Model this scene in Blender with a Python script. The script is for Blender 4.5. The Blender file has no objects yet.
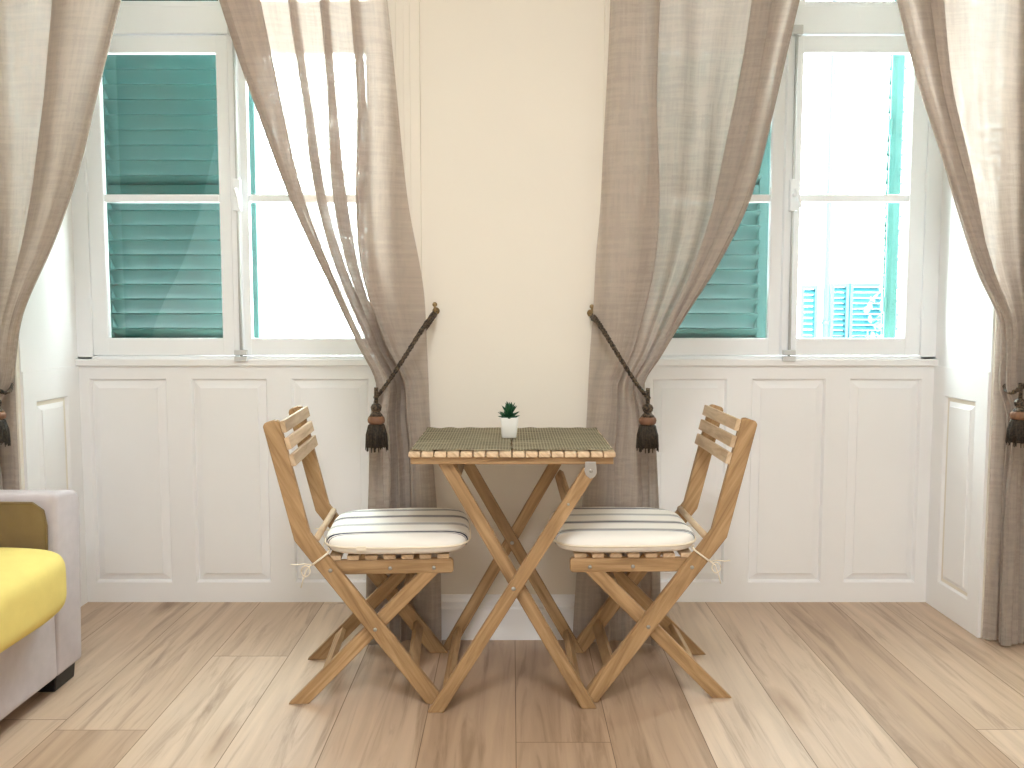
import bpy, bmesh, math, random
from mathutils import Vector, Matrix
random.seed(7)
PI = math.pi
SC = bpy.context.scene
COL = SC.collection

# ------------------------------------------------------------------ materials
def s2l(c):
    return tuple(((v/255)/12.92 if v/255 <= .04045 else ((v/255+.055)/1.055)**2.4) for v in c)
def rgba(c): return (*s2l(c), 1)

class NT:
    def __init__(s, name):
        s.m = bpy.data.materials.new(name); s.m.use_nodes = True
        s.t = s.m.node_tree; s.t.nodes.clear()
        s.out = s.n('ShaderNodeOutputMaterial')
    def n(s, kind, **kw):
        nd = s.t.nodes.new(kind)
        for k, v in kw.items():
            if k.startswith('i_'):
                nd.inputs[k[2:].replace('_', ' ')].default_value = v
            else: setattr(nd, k, v)
        return nd
    def l(s, a, ao, b, bi): s.t.links.new(a.outputs[ao], b.inputs[bi])
    def bsdf(s, color=(.8,.8,.8,1), rough=.5, spec=.5, metal=0):
        b = s.n('ShaderNodeBsdfPrincipled')
        b.inputs['Base Color'].default_value = color
        b.inputs['Roughness'].default_value = rough
        b.inputs['Specular IOR Level'].default_value = spec
        b.inputs['Metallic'].default_value = metal
        s.l(b, 'BSDF', s.out, 'Surface'); return b
    def coord(s, which='Object', scale=(1,1,1), loc=(0,0,0)):
        tc = s.n('ShaderNodeTexCoord'); mp = s.n('ShaderNodeMapping')
        mp.inputs['Scale'].default_value = scale; mp.inputs['Location'].default_value = loc
        s.l(tc, which, mp, 'Vector'); return mp
    def noise(s, vec, scale, detail=4, rough=.55, dist=0):
        nd = s.n('ShaderNodeTexNoise'); nd.inputs['Scale'].default_value = scale
        nd.inputs['Detail'].default_value = detail; nd.inputs['Roughness'].default_value = rough
        nd.inputs['Distortion'].default_value = dist
        s.l(vec, 'Vector', nd, 'Vector'); return nd
    def ramp(s, src, out, stops):
        r = s.n('ShaderNodeValToRGB'); e = r.color_ramp.elements
        while len(e) < len(stops): e.new(.5)
        for el, (p, c) in zip(e, stops): el.position = p; el.color = c
        s.l(src, out, r, 'Fac'); return r
    def bump(s, src, out, b, strength=.2, dist=.01):
        bp = s.n('ShaderNodeBump'); bp.inputs['Strength'].default_value = strength
        bp.inputs['Distance'].default_value = dist
        s.l(src, out, bp, 'Height'); s.l(bp, 'Normal', b, 'Normal'); return bp

def m_plain(name, c, rough=.5, spec=.5, metal=0, var=.06, scale=6, bump=.05, bscale=60):
    t = NT(name); b = t.bsdf(rgba(c), rough, spec, metal)
    v = t.coord()
    n = t.noise(v, scale)
    lin = s2l(c)
    r = t.ramp(n, 'Fac', [(.3, (*[x*(1-var) for x in lin], 1)), (.7, (*[min(1, x*(1+var)) for x in lin], 1))])
    t.l(r, 'Color', b, 'Base Color')
    if bump:
        n2 = t.noise(v, bscale, 3); t.bump(n2, 'Fac', b, bump, .004)
    return t.m

def m_wood(name, c1, c2, c3, rough=.5):
    t = NT(name); b = t.bsdf(rough=rough, spec=.35)
    tc = t.n('ShaderNodeUVMap'); mp = t.n('ShaderNodeMapping')
    mp.inputs['Scale'].default_value = (5, 60, 1)
    t.l(tc, 'UV', mp, 'Vector')
    oi = t.n('ShaderNodeObjectInfo')
    add = t.n('ShaderNodeVectorMath', operation='MULTIPLY_ADD'); 
    comb = t.n('ShaderNodeCombineXYZ')
    t.l(oi, 'Random', comb, 'X'); t.l(oi, 'Random', comb, 'Y')
    add.inputs[1].default_value = (37, 53, 0)
    t.l(comb, 'Vector', add, 0); t.l(mp, 'Vector', add, 2)
    n = t.noise(add, 1.0, 6, .6, .6)
    r = t.ramp(n, 'Fac', [(.25, rgba(c1)), (.5, rgba(c2)), (.75, rgba(c3))])
    hsv = t.n('ShaderNodeHueSaturation')
    ma = t.n('ShaderNodeMapRange'); ma.inputs['To Min'].default_value = .86; ma.inputs['To Max'].default_value = 1.12
    t.l(oi, 'Random', ma, 'Value'); t.l(ma, 'Result', hsv, 'Value'); t.l(r, 'Color', hsv, 'Color')
    t.l(hsv, 'Color', b, 'Base Color')
    t.bump(n, 'Fac', b, .12, .003)
    return t.m

def m_floor():
    t = NT('oak_planks'); b = t.bsdf(rough=.3, spec=.5)
    tc = t.n('ShaderNodeTexCoord')
    sep = t.n('ShaderNodeSeparateXYZ'); t.l(tc, 'Object', sep, 'Vector')
    comb = t.n('ShaderNodeCombineXYZ')
    # every row of planks is shifted along its length by its own amount
    row = t.n('ShaderNodeMath', operation='MULTIPLY_ADD'); row.inputs[1].default_value = 1/.24; row.inputs[2].default_value = -.01/.24
    t.l(sep, 'X', row, 0); fl = t.n('ShaderNodeMath', operation='FLOOR'); t.l(row, 'Value', fl, 0)
    wn = t.n('ShaderNodeTexWhiteNoise', noise_dimensions='1D'); t.l(fl, 'Value', wn, 'W')
    sh = t.n('ShaderNodeMath', operation='MULTIPLY_ADD'); sh.inputs[1].default_value = 1.9
    t.l(wn, 'Value', sh, 0); t.l(sep, 'Y', sh, 2)
    t.l(sh, 'Value', comb, 'X'); t.l(sep, 'X', comb, 'Y')
    mp = t.n('ShaderNodeMapping'); mp.inputs['Location'].default_value = (.62, -.01, 0)
    t.l(comb, 'Vector', mp, 'Vector')
    br = t.n('ShaderNodeTexBrick')
    br.offset = 0; br.offset_frequency = 2; br.squash = 1
    br.inputs['Scale'].default_value = 1
    br.inputs['Brick Width'].default_value = 1.9; br.inputs['Row Height'].default_value = .24
    br.inputs['Mortar Size'].default_value = .0012; br.inputs['Mortar Smooth'].default_value = .1
    br.inputs['Color1'].default_value = (0,0,0,1); br.inputs['Color2'].default_value = (1,1,1,1)
    br.inputs['Mortar'].default_value = (.5,.5,.5,1)
    t.l(mp, 'Vector', br, 'Vector')
    # grain, shifted per plank
    g = t.n('ShaderNodeMapping'); g.inputs['Scale'].default_value = (1.6, 22, 1)
    t.l(comb, 'Vector', g, 'Vector')
    off = t.n('ShaderNodeVectorMath', operation='MULTIPLY_ADD'); off.inputs[1].default_value = (31, 17, 9)
    t.l(br, 'Color', off, 0); t.l(g, 'Vector', off, 2)
    n = t.noise(off, 1.0, 8, .62, 1.1)
    n2 = t.noise(off, .35, 3, .5, 2.2)
    plank = t.ramp(br, 'Color', [(0, rgba(FL[0])), (.5, rgba(FL[1])), (1, rgba(FL[2]))])
    gr = t.ramp(n, 'Fac', [(.3, (.52,.46,.41,1)), (.48, (.94,.93,.92,1)), (.75, (1.1,1.1,1.08,1))])
    mul = t.n('ShaderNodeMix', data_type='RGBA', blend_type='MULTIPLY'); mul.inputs[0].default_value = .85
    t.l(plank, 'Color', mul, 6); t.l(gr, 'Color', mul, 7)
    gr2 = t.ramp(n2, 'Fac', [(.3, (.78,.75,.72,1)), (.6, (1.04,1.04,1.04,1))])
    mul2 = t.n('ShaderNodeMix', data_type='RGBA', blend_type='MULTIPLY'); mul2.inputs[0].default_value = .7
    t.l(mul, 2, mul2, 6); t.l(gr2, 'Color', mul2, 7)
    # knots and cracks
    kv = t.n('ShaderNodeMapping'); kv.inputs['Scale'].default_value = (1.5, 5.0, 1)
    t.l(comb, 'Vector', kv, 'Vector')
    nn = t.noise(kv, 2.2, 4, .6)
    kadd = t.n('ShaderNodeVectorMath', operation='MULTIPLY_ADD'); kadd.inputs[1].default_value = (.35, .35, 0)
    t.l(nn, 'Color', kadd, 0); t.l(kv, 'Vector', kadd, 2)
    vo = t.n('ShaderNodeTexVoronoi'); vo.inputs['Scale'].default_value = .75; t.l(kadd, 'Vector', vo, 'Vector')
    kr = t.ramp(vo, 'Distance', [(.02, (.22,.15,.10,1)), (.08, (.66,.59,.52,1)), (.17, (1,1,1,1))])
    mul3 = t.n('ShaderNodeMix', data_type='RGBA', blend_type='MULTIPLY'); mul3.inputs[0].default_value = .8
    t.l(mul2, 2, mul3, 6); t.l(kr, 'Color', mul3, 7)
    seam = t.n('ShaderNodeMix', data_type='RGBA'); t.l(br, 'Fac', seam, 0)
    t.l(mul3, 2, seam, 6); seam.inputs[7].default_value = rgba((112, 88, 66))
    t.l(seam, 2, b, 'Base Color')
    rr = t.n('ShaderNodeMapRange'); rr.inputs['To Min'].default_value = .34; rr.inputs['To Max'].default_value = .48
    t.l(n, 'Fac', rr, 'Value'); t.l(rr, 'Result', b, 'Roughness')
    t.bump(n, 'Fac', b, .06, .004)
    return t.m
FL = [(176, 150, 126), (196, 172, 149), (212, 192, 171)]

def m_linen(name, c, openness=.16):
    """sheer linen: threads reflect and pass light, the gaps between threads are open"""
    t = NT(name)
    tc = t.n('ShaderNodeUVMap')
    mp1 = t.n('ShaderNodeMapping'); mp1.inputs['Scale'].default_value = (75, 6, 1)
    mp2 = t.n('ShaderNodeMapping'); mp2.inputs['Scale'].default_value = (6, 75, 1)
    t.l(tc, 'UV', mp1, 'Vector'); t.l(tc, 'UV', mp2, 'Vector')
    a = t.noise(mp1, 1, 3, .6); bb = t.noise(mp2, 1, 3, .6)
    ad = t.n('ShaderNodeMath', operation='ADD'); t.l(a, 'Fac', ad, 0); t.l(bb, 'Fac', ad, 1)
    lin = s2l(c)
    col = t.ramp(ad, 'Value', [(.0, (*[x*.91 for x in lin], 1)), (1, (*[x*1.06 for x in lin], 1))])
    col.color_ramp.elements[0].position = .35; col.color_ramp.elements[1].position = .65
    half = t.n('ShaderNodeMath', operation='MULTIPLY'); half.inputs[1].default_value = .5
    t.l(ad, 'Value', half, 0); t.t.links.new(half.outputs[0], col.inputs['Fac'])
    d = t.n('ShaderNodeBsdfDiffuse'); tr = t.n('ShaderNodeBsdfTranslucent')
    t.l(col, 'Color', d, 'Color')
    wm = t.n('ShaderNodeMix', data_type='RGBA', blend_type='MULTIPLY'); wm.inputs[0].default_value = 1
    wm.inputs[7].default_value = (1.2, 1.04, 1.04, 1); t.l(col, 'Color', wm, 6); t.l(wm, 2, tr, 'Color')
    mx = t.n('ShaderNodeMixShader'); mx.inputs[0].default_value = .38
    t.l(d, 'BSDF', mx, 1); t.l(tr, 'BSDF', mx, 2)
    tp = t.n('ShaderNodeBsdfTransparent')
    mr = t.n('ShaderNodeMapRange'); t.l(half, 'Value', mr, 'Value')
    mr.inputs['From Min'].default_value = .43; mr.inputs['From Max'].default_value = .57
    mr.inputs['To Min'].default_value = openness*.3; mr.inputs['To Max'].default_value = openness*1.8
    m2 = t.n('ShaderNodeMixShader'); t.l(mr, 'Result', m2, 0)
    t.l(mx, 'Shader', m2, 1); t.l(tp, 'BSDF', m2, 2)
    bp = t.n('ShaderNodeBump'); bp.inputs['Strength'].default_value = .15; bp.inputs['Distance'].default_value = .002
    t.l(half, 'Value', bp, 'Height'); t.l(bp, 'Normal', d, 'Normal')
    t.l(m2, 'Shader', t.out, 'Surface')
    return t.m

def m_glass(name, tint=(.93, .98, .97, 1)):
    t = NT(name)
    tp = t.n('ShaderNodeBsdfTransparent'); tp.inputs['Color'].default_value = tint
    gl = t.n('ShaderNodeBsdfGlossy'); gl.inputs['Roughness'].default_value = .01
    lw = t.n('ShaderNodeLayerWeight'); lw.inputs['Blend'].default_value = .5
    pw = t.n('ShaderNodeMath', operation='POWER'); pw.inputs[1].default_value = 4; t.l(lw, 'Facing', pw, 0)
    mr = t.n('ShaderNodeMath', operation='MULTIPLY_ADD'); mr.inputs[1].default_value = .9; mr.inputs[2].default_value = .045
    t.l(pw, 'Value', mr, 0)
    mx = t.n('ShaderNodeMixShader'); t.l(mr, 'Value', mx, 0)
    t.l(tp, 'BSDF', mx, 1); t.l(gl, 'BSDF', mx, 2); t.l(mx, 'Shader', t.out, 'Surface')
    return t.m

def m_stripes(name):
    """cream cotton with navy stripes running front to back; object y across the seat"""
    t = NT(name); b = t.bsdf(rough=.85, spec=.2)
    tc = t.n('ShaderNodeTexCoord'); sp = t.n('ShaderNodeSeparateXYZ'); t.l(tc, 'Object', sp, 'Vector')
    mr = t.n('ShaderNodeMapRange'); t.l(sp, 'Y', mr, 'Value')
    mr.inputs['From Min'].default_value = -.2; mr.inputs['From Max'].default_value = .2
    cream = rgba((242, 238, 230)); navy = rgba((44, 48, 66)); pale = rgba((150, 158, 178))
    r = t.n('ShaderNodeValToRGB'); r.color_ramp.interpolation = 'CONSTANT'
    st = [(0, cream)]
    def band(y, w, c):
        st.append(((y+.2)/.4, c)); st.append(((y+w+.2)/.4, cream))
    for y in (-.137, -.052, .044, .128):
        if y in (-.137, .044): band(y-.016, .0035, navy); band(y-.007, .011, navy); band(y+.009, .0025, navy)
        else: band(y-.010, .004, navy); band(y-.001, .006, navy); band(y+.011, .003, pale)
    e = r.color_ramp.elements
    while len(e) < len(st): e.new(.99)
    for el, (p, c) in zip(e, sorted(st, key=lambda q: q[0])): el.position = p; el.color = c
    t.l(mr, 'Result', r, 'Fac')
    t.l(r, 'Color', b, 'Base Color')
    v = t.coord(scale=(1, 1, 1)); n = t.noise(v, 500, 2); t.bump(n, 'Fac', b, .15, .001)
    return t.m

def m_mat(name):
    """woven grass: fine rows of olive rushes with pale threads across"""
    t = NT(name); b = t.bsdf(rough=.8, spec=.25)
    v = t.coord()
    w1 = t.n('ShaderNodeTexWave', wave_type='BANDS', bands_direction='Y'); w1.inputs['Scale'].default_value = 62
    w2 = t.n('ShaderNodeTexWave', wave_type='BANDS', bands_direction='X'); w2.inputs['Scale'].default_value = 38
    for w in (w1, w2):
        w.inputs['Distortion'].default_value = .6; w.inputs['Detail'].default_value = 1
        t.l(v, 'Vector', w, 'Vector')
    v2 = t.coord(scale=(3, 60, 1)); n = t.noise(v2, 1, 4)
    c1 = t.ramp(n, 'Fac', [(.3, rgba((88, 80, 60))), (.5, rgba((130, 120, 96))), (.72, rgba((172, 162, 138)))])
    mx = t.n('ShaderNodeMix', data_type='RGBA')
    th = t.ramp(w2, 'Fac', [(.72, (0,0,0,1)), (.9, (.75,.75,.75,1))]); t.l(th, 'Color', mx, 0)
    t.l(c1, 'Color', mx, 6); mx.inputs[7].default_value = rgba((178, 174, 150))
    dk = t.ramp(w1, 'Fac', [(.05, (.72,.72,.70,1)), (.4, (1,1,1,1))])
    ml = t.n('ShaderNodeMix', data_type='RGBA', blend_type='MULTIPLY'); ml.inputs[0].default_value = 1
    t.l(mx, 2, ml, 6); t.l(dk, 'Color', ml, 7)
    t.l(ml, 2, b, 'Base Color'); t.bump(w1, 'Fac', b, .5, .002)
    return t.m

def m_rope(name, a, bcol):
    t = NT(name); b = t.bsdf(rough=.6, spec=.3)
    v = t.coord(); n = t.noise(v, 160, 2)
    r = t.ramp(n, 'Fac', [(.42, rgba(a)), (.58, rgba(bcol))]); t.l(r, 'Color', b, 'Base Color')
    t.bump(n, 'Fac', b, .3, .002)
    return t.m

WALL = m_plain('cream_wall_paint', (234, 228, 216), .75, .25, var=.015, scale=2)
PAINT = m_plain('white_wall_paint', (240, 239, 236), .8, .25, var=.015, scale=2)
WHITE = m_plain('white_wood_paint', (243, 243, 243), .42, .4, var=.012, scale=3, bump=.03)
FRAME = m_plain('white_window_paint', (246, 249, 252), .35, .45, var=.01, scale=3, bump=.02)
CEIL = m_plain('ceiling_paint', (238, 234, 226), .9, .2, var=.01, scale=2)
FLOOR = m_floor()
WOOD = m_wood('light_acacia', (124, 95, 64), (162, 130, 92), (188, 157, 119))
SLATW = m_wood('pale_acacia', (168, 138, 106), (202, 176, 144), (224, 202, 174))
LINEN = m_linen('taupe_linen', (187, 178, 167), .14)
GLASS = m_glass('window_glass')
GREEN = m_plain('green_shutter_paint', (29, 75, 71), .5, .4, var=.08, scale=8)
TEAL = m_plain('teal_shutter_paint', (0, 58, 68), .5, .4, var=.08, scale=8)
PLASTER = m_plain('pale_plaster', (238, 240, 236), .9, .2, var=.03, scale=1.5)
STRIPE = m_stripes('striped_cotton')
CREAM = m_plain('cream_cotton', (238, 228, 208), .85, .2, bscale=400)
MATW = m_mat('woven_rush')
CORD = m_rope('dark_cord', (30, 25, 22), (92, 76, 58))
FRINGE = m_rope('dark_fringe', (34, 28, 22), (62, 52, 40))
BAND = m_plain('brown_band', (122, 88, 66), .6, .3, bscale=200)
STEEL = m_plain('zinc_steel', (178, 178, 176), .35, .5, .9, bump=0)
BOLTM = m_plain('grey_bolt_paint', (206, 208, 208), .4, .5, .15, bump=0)
BRASS = m_plain('aged_brass', (150, 128, 92), .35, .5, .9, bump=0)
SOFA = m_plain('lilac_grey_fabric', (198, 190, 192), .9, .15, var=.04, scale=30, bump=.2, bscale=700)
TAUPE = m_plain('brown_fabric', (122, 104, 74), .9, .15, var=.05, scale=30, bump=.2, bscale=700)
YELLOW = m_plain('yellow_fabric', (230, 210, 126), .9, .15, var=.03, scale=20, bump=.2, bscale=700)
BLACK = m_plain('black_plastic', (26, 25, 26), .45, .4, bump=0)
POT = m_plain('white_ceramic', (236, 236, 230), .35, .5, bump=0)
LEAF = m_plain('succulent_green', (24, 74, 46), .5, .4, var=.3, scale=40, bump=0)
SOIL = m_plain('dark_soil', (60, 46, 34), .95, .1, var=.3, scale=80, bump=.3)
IVY = m_plain('leaf_green', (62, 150, 140), .6, .3, var=.3, scale=12)

# ------------------------------------------------------------------ mesh helpers
def new_obj(name, bm, mat, parent=None, smooth=False, grain=None, bevel=0, seg=2):
    bmesh.ops.recalc_face_normals(bm, faces=bm.faces[:])
    if grain is not None:
        g = Vector(grain).normalized()
        ax = Vector((0,1,0)) if abs(g.y) < .8 else Vector((1,0,0))
        p = g.cross(ax).normalized(); q = g.cross(p)
        uv = bm.loops.layers.uv.verify()
        for f in bm.faces:
            for lp in f.loops:
                c = lp.vert.co
                lp[uv].uv = (c.dot(g), c.dot(p) + c.dot(q))
    me = bpy.data.meshes.new(name); bm.to_mesh(me); bm.free()
    me.materials.append(mat)
    if smooth:
        for p in me.polygons: p.use_smooth = True
    o = bpy.data.objects.new(name, me); COL.objects.link(o)
    if parent: o.parent = parent
    if bevel:
        md = o.modifiers.new('bevel', 'BEVEL'); md.width = bevel; md.segments = seg
        md.limit_method = 'ANGLE'; md.angle_limit = math.radians(40)
    return o

def box(bm, x0, x1, y0, y1, z0, z1, M=None):
    vs = [bm.verts.new((x, y, z)) for x in (x0, x1) for y in (y0, y1) for z in (z0, z1)]
    for idx in ((0,1,3,2), (4,6,7,5), (0,4,5,1), (2,3,7,6), (0,2,6,4), (1,5,7,3)):
        bm.faces.new([vs[i] for i in idx])
    if M is not None:
        for v in vs: v.co = M @ v.co
    return vs

def prism(bm, pts, a0, a1, axis='y'):
    """outline in xz extruded along y (axis 'y'), or outline in yz along x ('x'), or xy along z ('z')"""
    def P(p, a):
        return {'y': (p[0], a, p[1]), 'x': (a, p[0], p[1]), 'z': (p[0], p[1], a)}[axis]
    A = [bm.verts.new(P(p, a0)) for p in pts]; B = [bm.verts.new(P(p, a1)) for p in pts]
    bm.faces.new(A); bm.faces.new(B[::-1]); n = len(pts)
    for i in range(n): bm.faces.new((A[i], A[(i+1) % n], B[(i+1) % n], B[i]))

def tube(bm, path, r, n=8, caps=True):
    path = [Vector(p) for p in path]; rings = []
    up = Vector((.13, .21, 1)).normalized(); prev = None
    for i, p in enumerate(path):
        d = (path[min(i+1, len(path)-1)] - path[max(i-1, 0)]).normalized()
        if prev is None: s = d.cross(up).normalized() if abs(d.dot(up)) < .99 else d.cross(Vector((1,0,0))).normalized()
        else: s = (prev - d*prev.dot(d)).normalized()
        prev = s; t = d.cross(s)
        rr = r[i] if isinstance(r, (list, tuple)) else r
        rings.append([bm.verts.new(p + (s*math.cos(2*PI*k/n) + t*math.sin(2*PI*k/n))*rr) for k in range(n)])
    for a, b in zip(rings, rings[1:]):
        for k in range(n): bm.faces.new((a[k], a[(k+1) % n], b[(k+1) % n], b[k]))
    if caps: bm.faces.new(rings[0][::-1]); bm.faces.new(rings[-1])

def lathe(bm, prof, c=(0,0,0), n=24, ridge=0, rn=0):
    rings = []
    for r, z in prof:
        rings.append([bm.verts.new((c[0] + (r*(1+ridge*math.cos(rn*2*PI*k/n)))*math.cos(2*PI*k/n),
                                    c[1] + (r*(1+ridge*math.cos(rn*2*PI*k/n)))*math.sin(2*PI*k/n), c[2]+z)) for k in range(n)])
    for a, b in zip(rings, rings[1:]):
        for k in range(n): bm.faces.new((a[k], a[(k+1) % n], b[(k+1) % n], b[k]))
    bm.faces.new(rings[0][::-1]); bm.faces.new(rings[-1])

def ribbon(pts, w):
    """outline of a flat bar of width w along pts (xz), mitred at the bends"""
    pts = [Vector(p) for p in pts]; L, R = [], []
    for i, p in enumerate(pts):
        ds = []
        if i > 0: ds.append((p - pts[i-1]).normalized())
        if i < len(pts)-1: ds.append((pts[i+1] - p).normalized())
        d = sum(ds, Vector((0, 0))).normalized(); nrm = Vector((-d.y, d.x))
        k = w/2/max(.5, nrm.dot(Vector((-ds[0].y, ds[0].x))))
        L.append(p + nrm*k); R.append(p - nrm*k)
    return L, R
def foot_cut(L, R, z=0.0):
    """cut the last end of a ribbon level with z"""
    for S in (L, R):
        a, b = S[-2], S[-1]; t = (z - a.y)/(b.y - a.y); S[-1] = a + (b-a)*t
    return L, R
def outline(L, R): return [tuple(p) for p in L] + [tuple(p) for p in reversed(R)]

def empty(name, loc, rz=0):
    o = bpy.data.objects.new(name, None); COL.objects.link(o)
    o.location = loc; o.rotation_euler = (0, 0, rz); o.empty_display_size = .1
    return o
def tag(o, label=None, cat=None, group=None, kind=None):
    if label: o['label'] = label
    if cat: o['category'] = cat
    if group: o['group'] = group
    if kind: o['kind'] = kind
    return o
def struct(name, bm, mat, label=None, **kw):
    o = new_obj(name, bm, mat, **kw); o['kind'] = 'structure'
    if label: o['label'] = label
    return o
def copy_tree(o, parent=None):
    c = o.copy(); COL.objects.link(c)
    if parent: c.parent = parent
    for ch in list(o.children): copy_tree(ch, c)
    return c

# ------------------------------------------------------------------ camera
F, HC, PITCH = 850.0, 1.07, math.radians(4.44)
cam = bpy.data.cameras.new('camera'); cam.sensor_width = 36; cam.lens = 36*F/1024
cam.clip_start = .05
co = bpy.data.objects.new('camera', cam); COL.objects.link(co)
co.location = (0, 0, HC); co.rotation_euler = (PI/2 - PITCH, 0, 0); SC.camera = co

# ------------------------------------------------------------------ room shell
YP, YR = 2.776, 3.14            # face of the pier, face of the recess panelling
XL, XR, YB, ZC = -2.2, 2.25, -2.6, 2.85
RI, RO = .43, 1.572; ROL = 1.612             # recess inner and outer edge (each side of the pier)
bm = bmesh.new(); box(bm, XL-.1, XR+.1, YB-.1, YR+.25, -.08, 0); struct('floor', bm, FLOOR, 'light oak plank floor')
bm = bmesh.new(); box(bm, XL-.1, XR+.1, YB-.1, 3.42, ZC, ZC+.15); struct('ceiling', bm, CEIL)
bm = bmesh.new(); box(bm, XL-.15, XL, YB-.1, 3.42, 0, ZC); struct('wall_left', bm, PAINT)
bm = bmesh.new(); box(bm, XR, XR+.15, YB-.1, 3.42, 0, ZC); struct('wall_right', bm, PAINT)
bm = bmesh.new(); box(bm, XL, XR, YB-.15, YB, 0, ZC); struct('wall_rear', bm, PAINT)
# wall with the two window recesses: three piers, lintels, thin apron walls below the windows
bm = bmesh.new()
box(bm, -RI, RI, YP, 3.40, 0, ZC)
box(bm, XL, -ROL, YP, 3.40, 0, ZC); box(bm, RO, XR, YP, 3.40, 0, ZC)
for s in (-1, 1):
    a, b = sorted((s*RI, RO if s > 0 else -ROL))
    box(bm, a, b, YP, 3.40, 2.74, ZC)
    box(bm, a, b, YR+.012, 3.40, 0, .88)
struct('wall_back', bm, WALL, 'cream wall pier between the two windows')

# baseboards with a moulded top
def skirting(name, x0, x1, y=YP):
    bm = bmesh.new()
    prof = [(y, 0), (y-.018, 0), (y-.018, .105), (y-.013, .112), (y-.013, .128), (y-.007, .140), (y-.004, .150), (y, .150)]
    prism(bm, prof, x0, x1, 'x'); struct(name, bm, WHITE)
skirting('baseboard_back', -.29, .29)
skirting('baseboard_left', XL, -ROL-.055); skirting('baseboard_right', RO+.055, XR)

# casings round the recesses
def casing(name, x0, x1):
    bm = bmesh.new()
    box(bm, x0, x1, YP-.016, YP+.002, 0, 2.80)
    w = x1-x0
    box(bm, x0+w*.16, x0+w*.46, YP-.022, YP-.014, 0, 2.79)
    box(bm, x0+w*.62, x0+w*.78, YP-.020, YP-.014, 0, 2.79)
    struct(name, bm, WALL, bevel=.003)
casing('trim_1', -RI, -.292); casing('trim_2', .292, RI)
casing('trim_3', -ROL-.055, -ROL); casing('trim_4', RO, RO+.055)

def raised_panel(bm, u0, u1, z0, z1, place):
    """raised and fielded panel: ovolo step, sloped margin, flat field. place(u, d, z): d is depth in front of the back plane"""
    def ring(i, d): return [bm.verts.new(place(u, d, z)) for u, z in ((u0+i, z0+i), (u1-i, z0+i), (u1-i, z1-i), (u0+i, z1-i))]
    R = [ring(0, .014), ring(.003, .010), ring(.007, .000), ring(.034, .010), ring(.0345, .0135)]
    for a, b in zip(R, R[1:]):
        for k in range(4): bm.faces.new((a[k], a[(k+1) % 4], b[(k+1) % 4], b[k]))
    bm.faces.new(R[-1])
def panelling(name, u0, u1, z0, z1, panels, pz0, pz1, place, label):
    bm = bmesh.new()
    def pbox(a, b, c, d):
        vs = [bm.verts.new(place(u, dd, z)) for u in (a, b) for dd in (-.010, .014) for z in (c, d)]
        for idx in ((0,1,3,2), (4,6,7,5), (0,4,5,1), (2,3,7,6), (0,2,6,4), (1,5,7,3)): bm.faces.new([vs[i] for i in idx])
    pbox(u0, u1, z0, pz0); pbox(u0, u1, pz1, z1)
    e = [u0] + [q for p in panels for q in p] + [u1]
    for i in range(0, len(e), 2): pbox(e[i], e[i+1], pz0, pz1)
    for p in panels: raised_panel(bm, p[0], p[1], pz0, pz1, place)
    return struct(name, bm, WHITE, label)
for s, nm, lb in ((-1, 'trim_5', 'white three-panel wainscot under the left window'), (1, 'trim_6', 'white three-panel wainscot under the right window')):
    pl = lambda u, d, z, s=s: (s*u, YR+.012-d, z)
    panelling(nm, RI, RO if s > 0 else ROL, 0, .893, [(.521, .797), (.888, 1.163), (1.25, 1.518)] if s > 0 else [(.531, .818), (.908, 1.19), (1.28, 1.567)], .076, .846, pl, lb)
for s, nm, lb in ((-1, 'trim_7', 'white panelled recess side beside the sofa'), (1, 'trim_8', 'white panelled recess side at the far right')):
    pl = lambda u, d, z, s=s: (s*((RO if s > 0 else ROL)-d+.004), u, z)
    panelling(nm, YP+.002, YR, 0, .893, [(YP+.075, YR-.085)], .105, .79, pl, lb)
for s, nm in ((-1, 'trim_11'), (1, 'trim_12')):
    pl = lambda u, d, z, s=s: (s*(RI+d-.004), u, z)
    panelling(nm, YP+.002, YR, 0, .893, [(YP+.075, YR-.085)], .105, .79, pl, None)
# plastered cheeks above the panelling
for s, nm in ((-1, 'trim_13'), (1, 'trim_14')):
    bm = bmesh.new()
    for e in (RI, RO if s > 0 else ROL):
        d = .004 if e == RI else -.004
        q = sorted((s*(e+d), s*(e-d))); box(bm, q[0], q[1], YP+.002, YR+.03, .893, 2.742)
    struct(nm, bm, WHITE)
# sills: a thin ledge with a nose, returned along both cheeks
for s, nm, lb in ((-1, 'trim_9', 'white window ledge above the left wainscot'), (1, 'trim_10', 'white window ledge above the right wainscot')):
    bm = bmesh.new(); a, b = sorted((s*RI, RO if s > 0 else -ROL))
    box(bm, a, b, YR-.014, 3.20, .893, .919)
    struct(nm, bm, WHITE, lb, bevel=.004)

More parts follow.
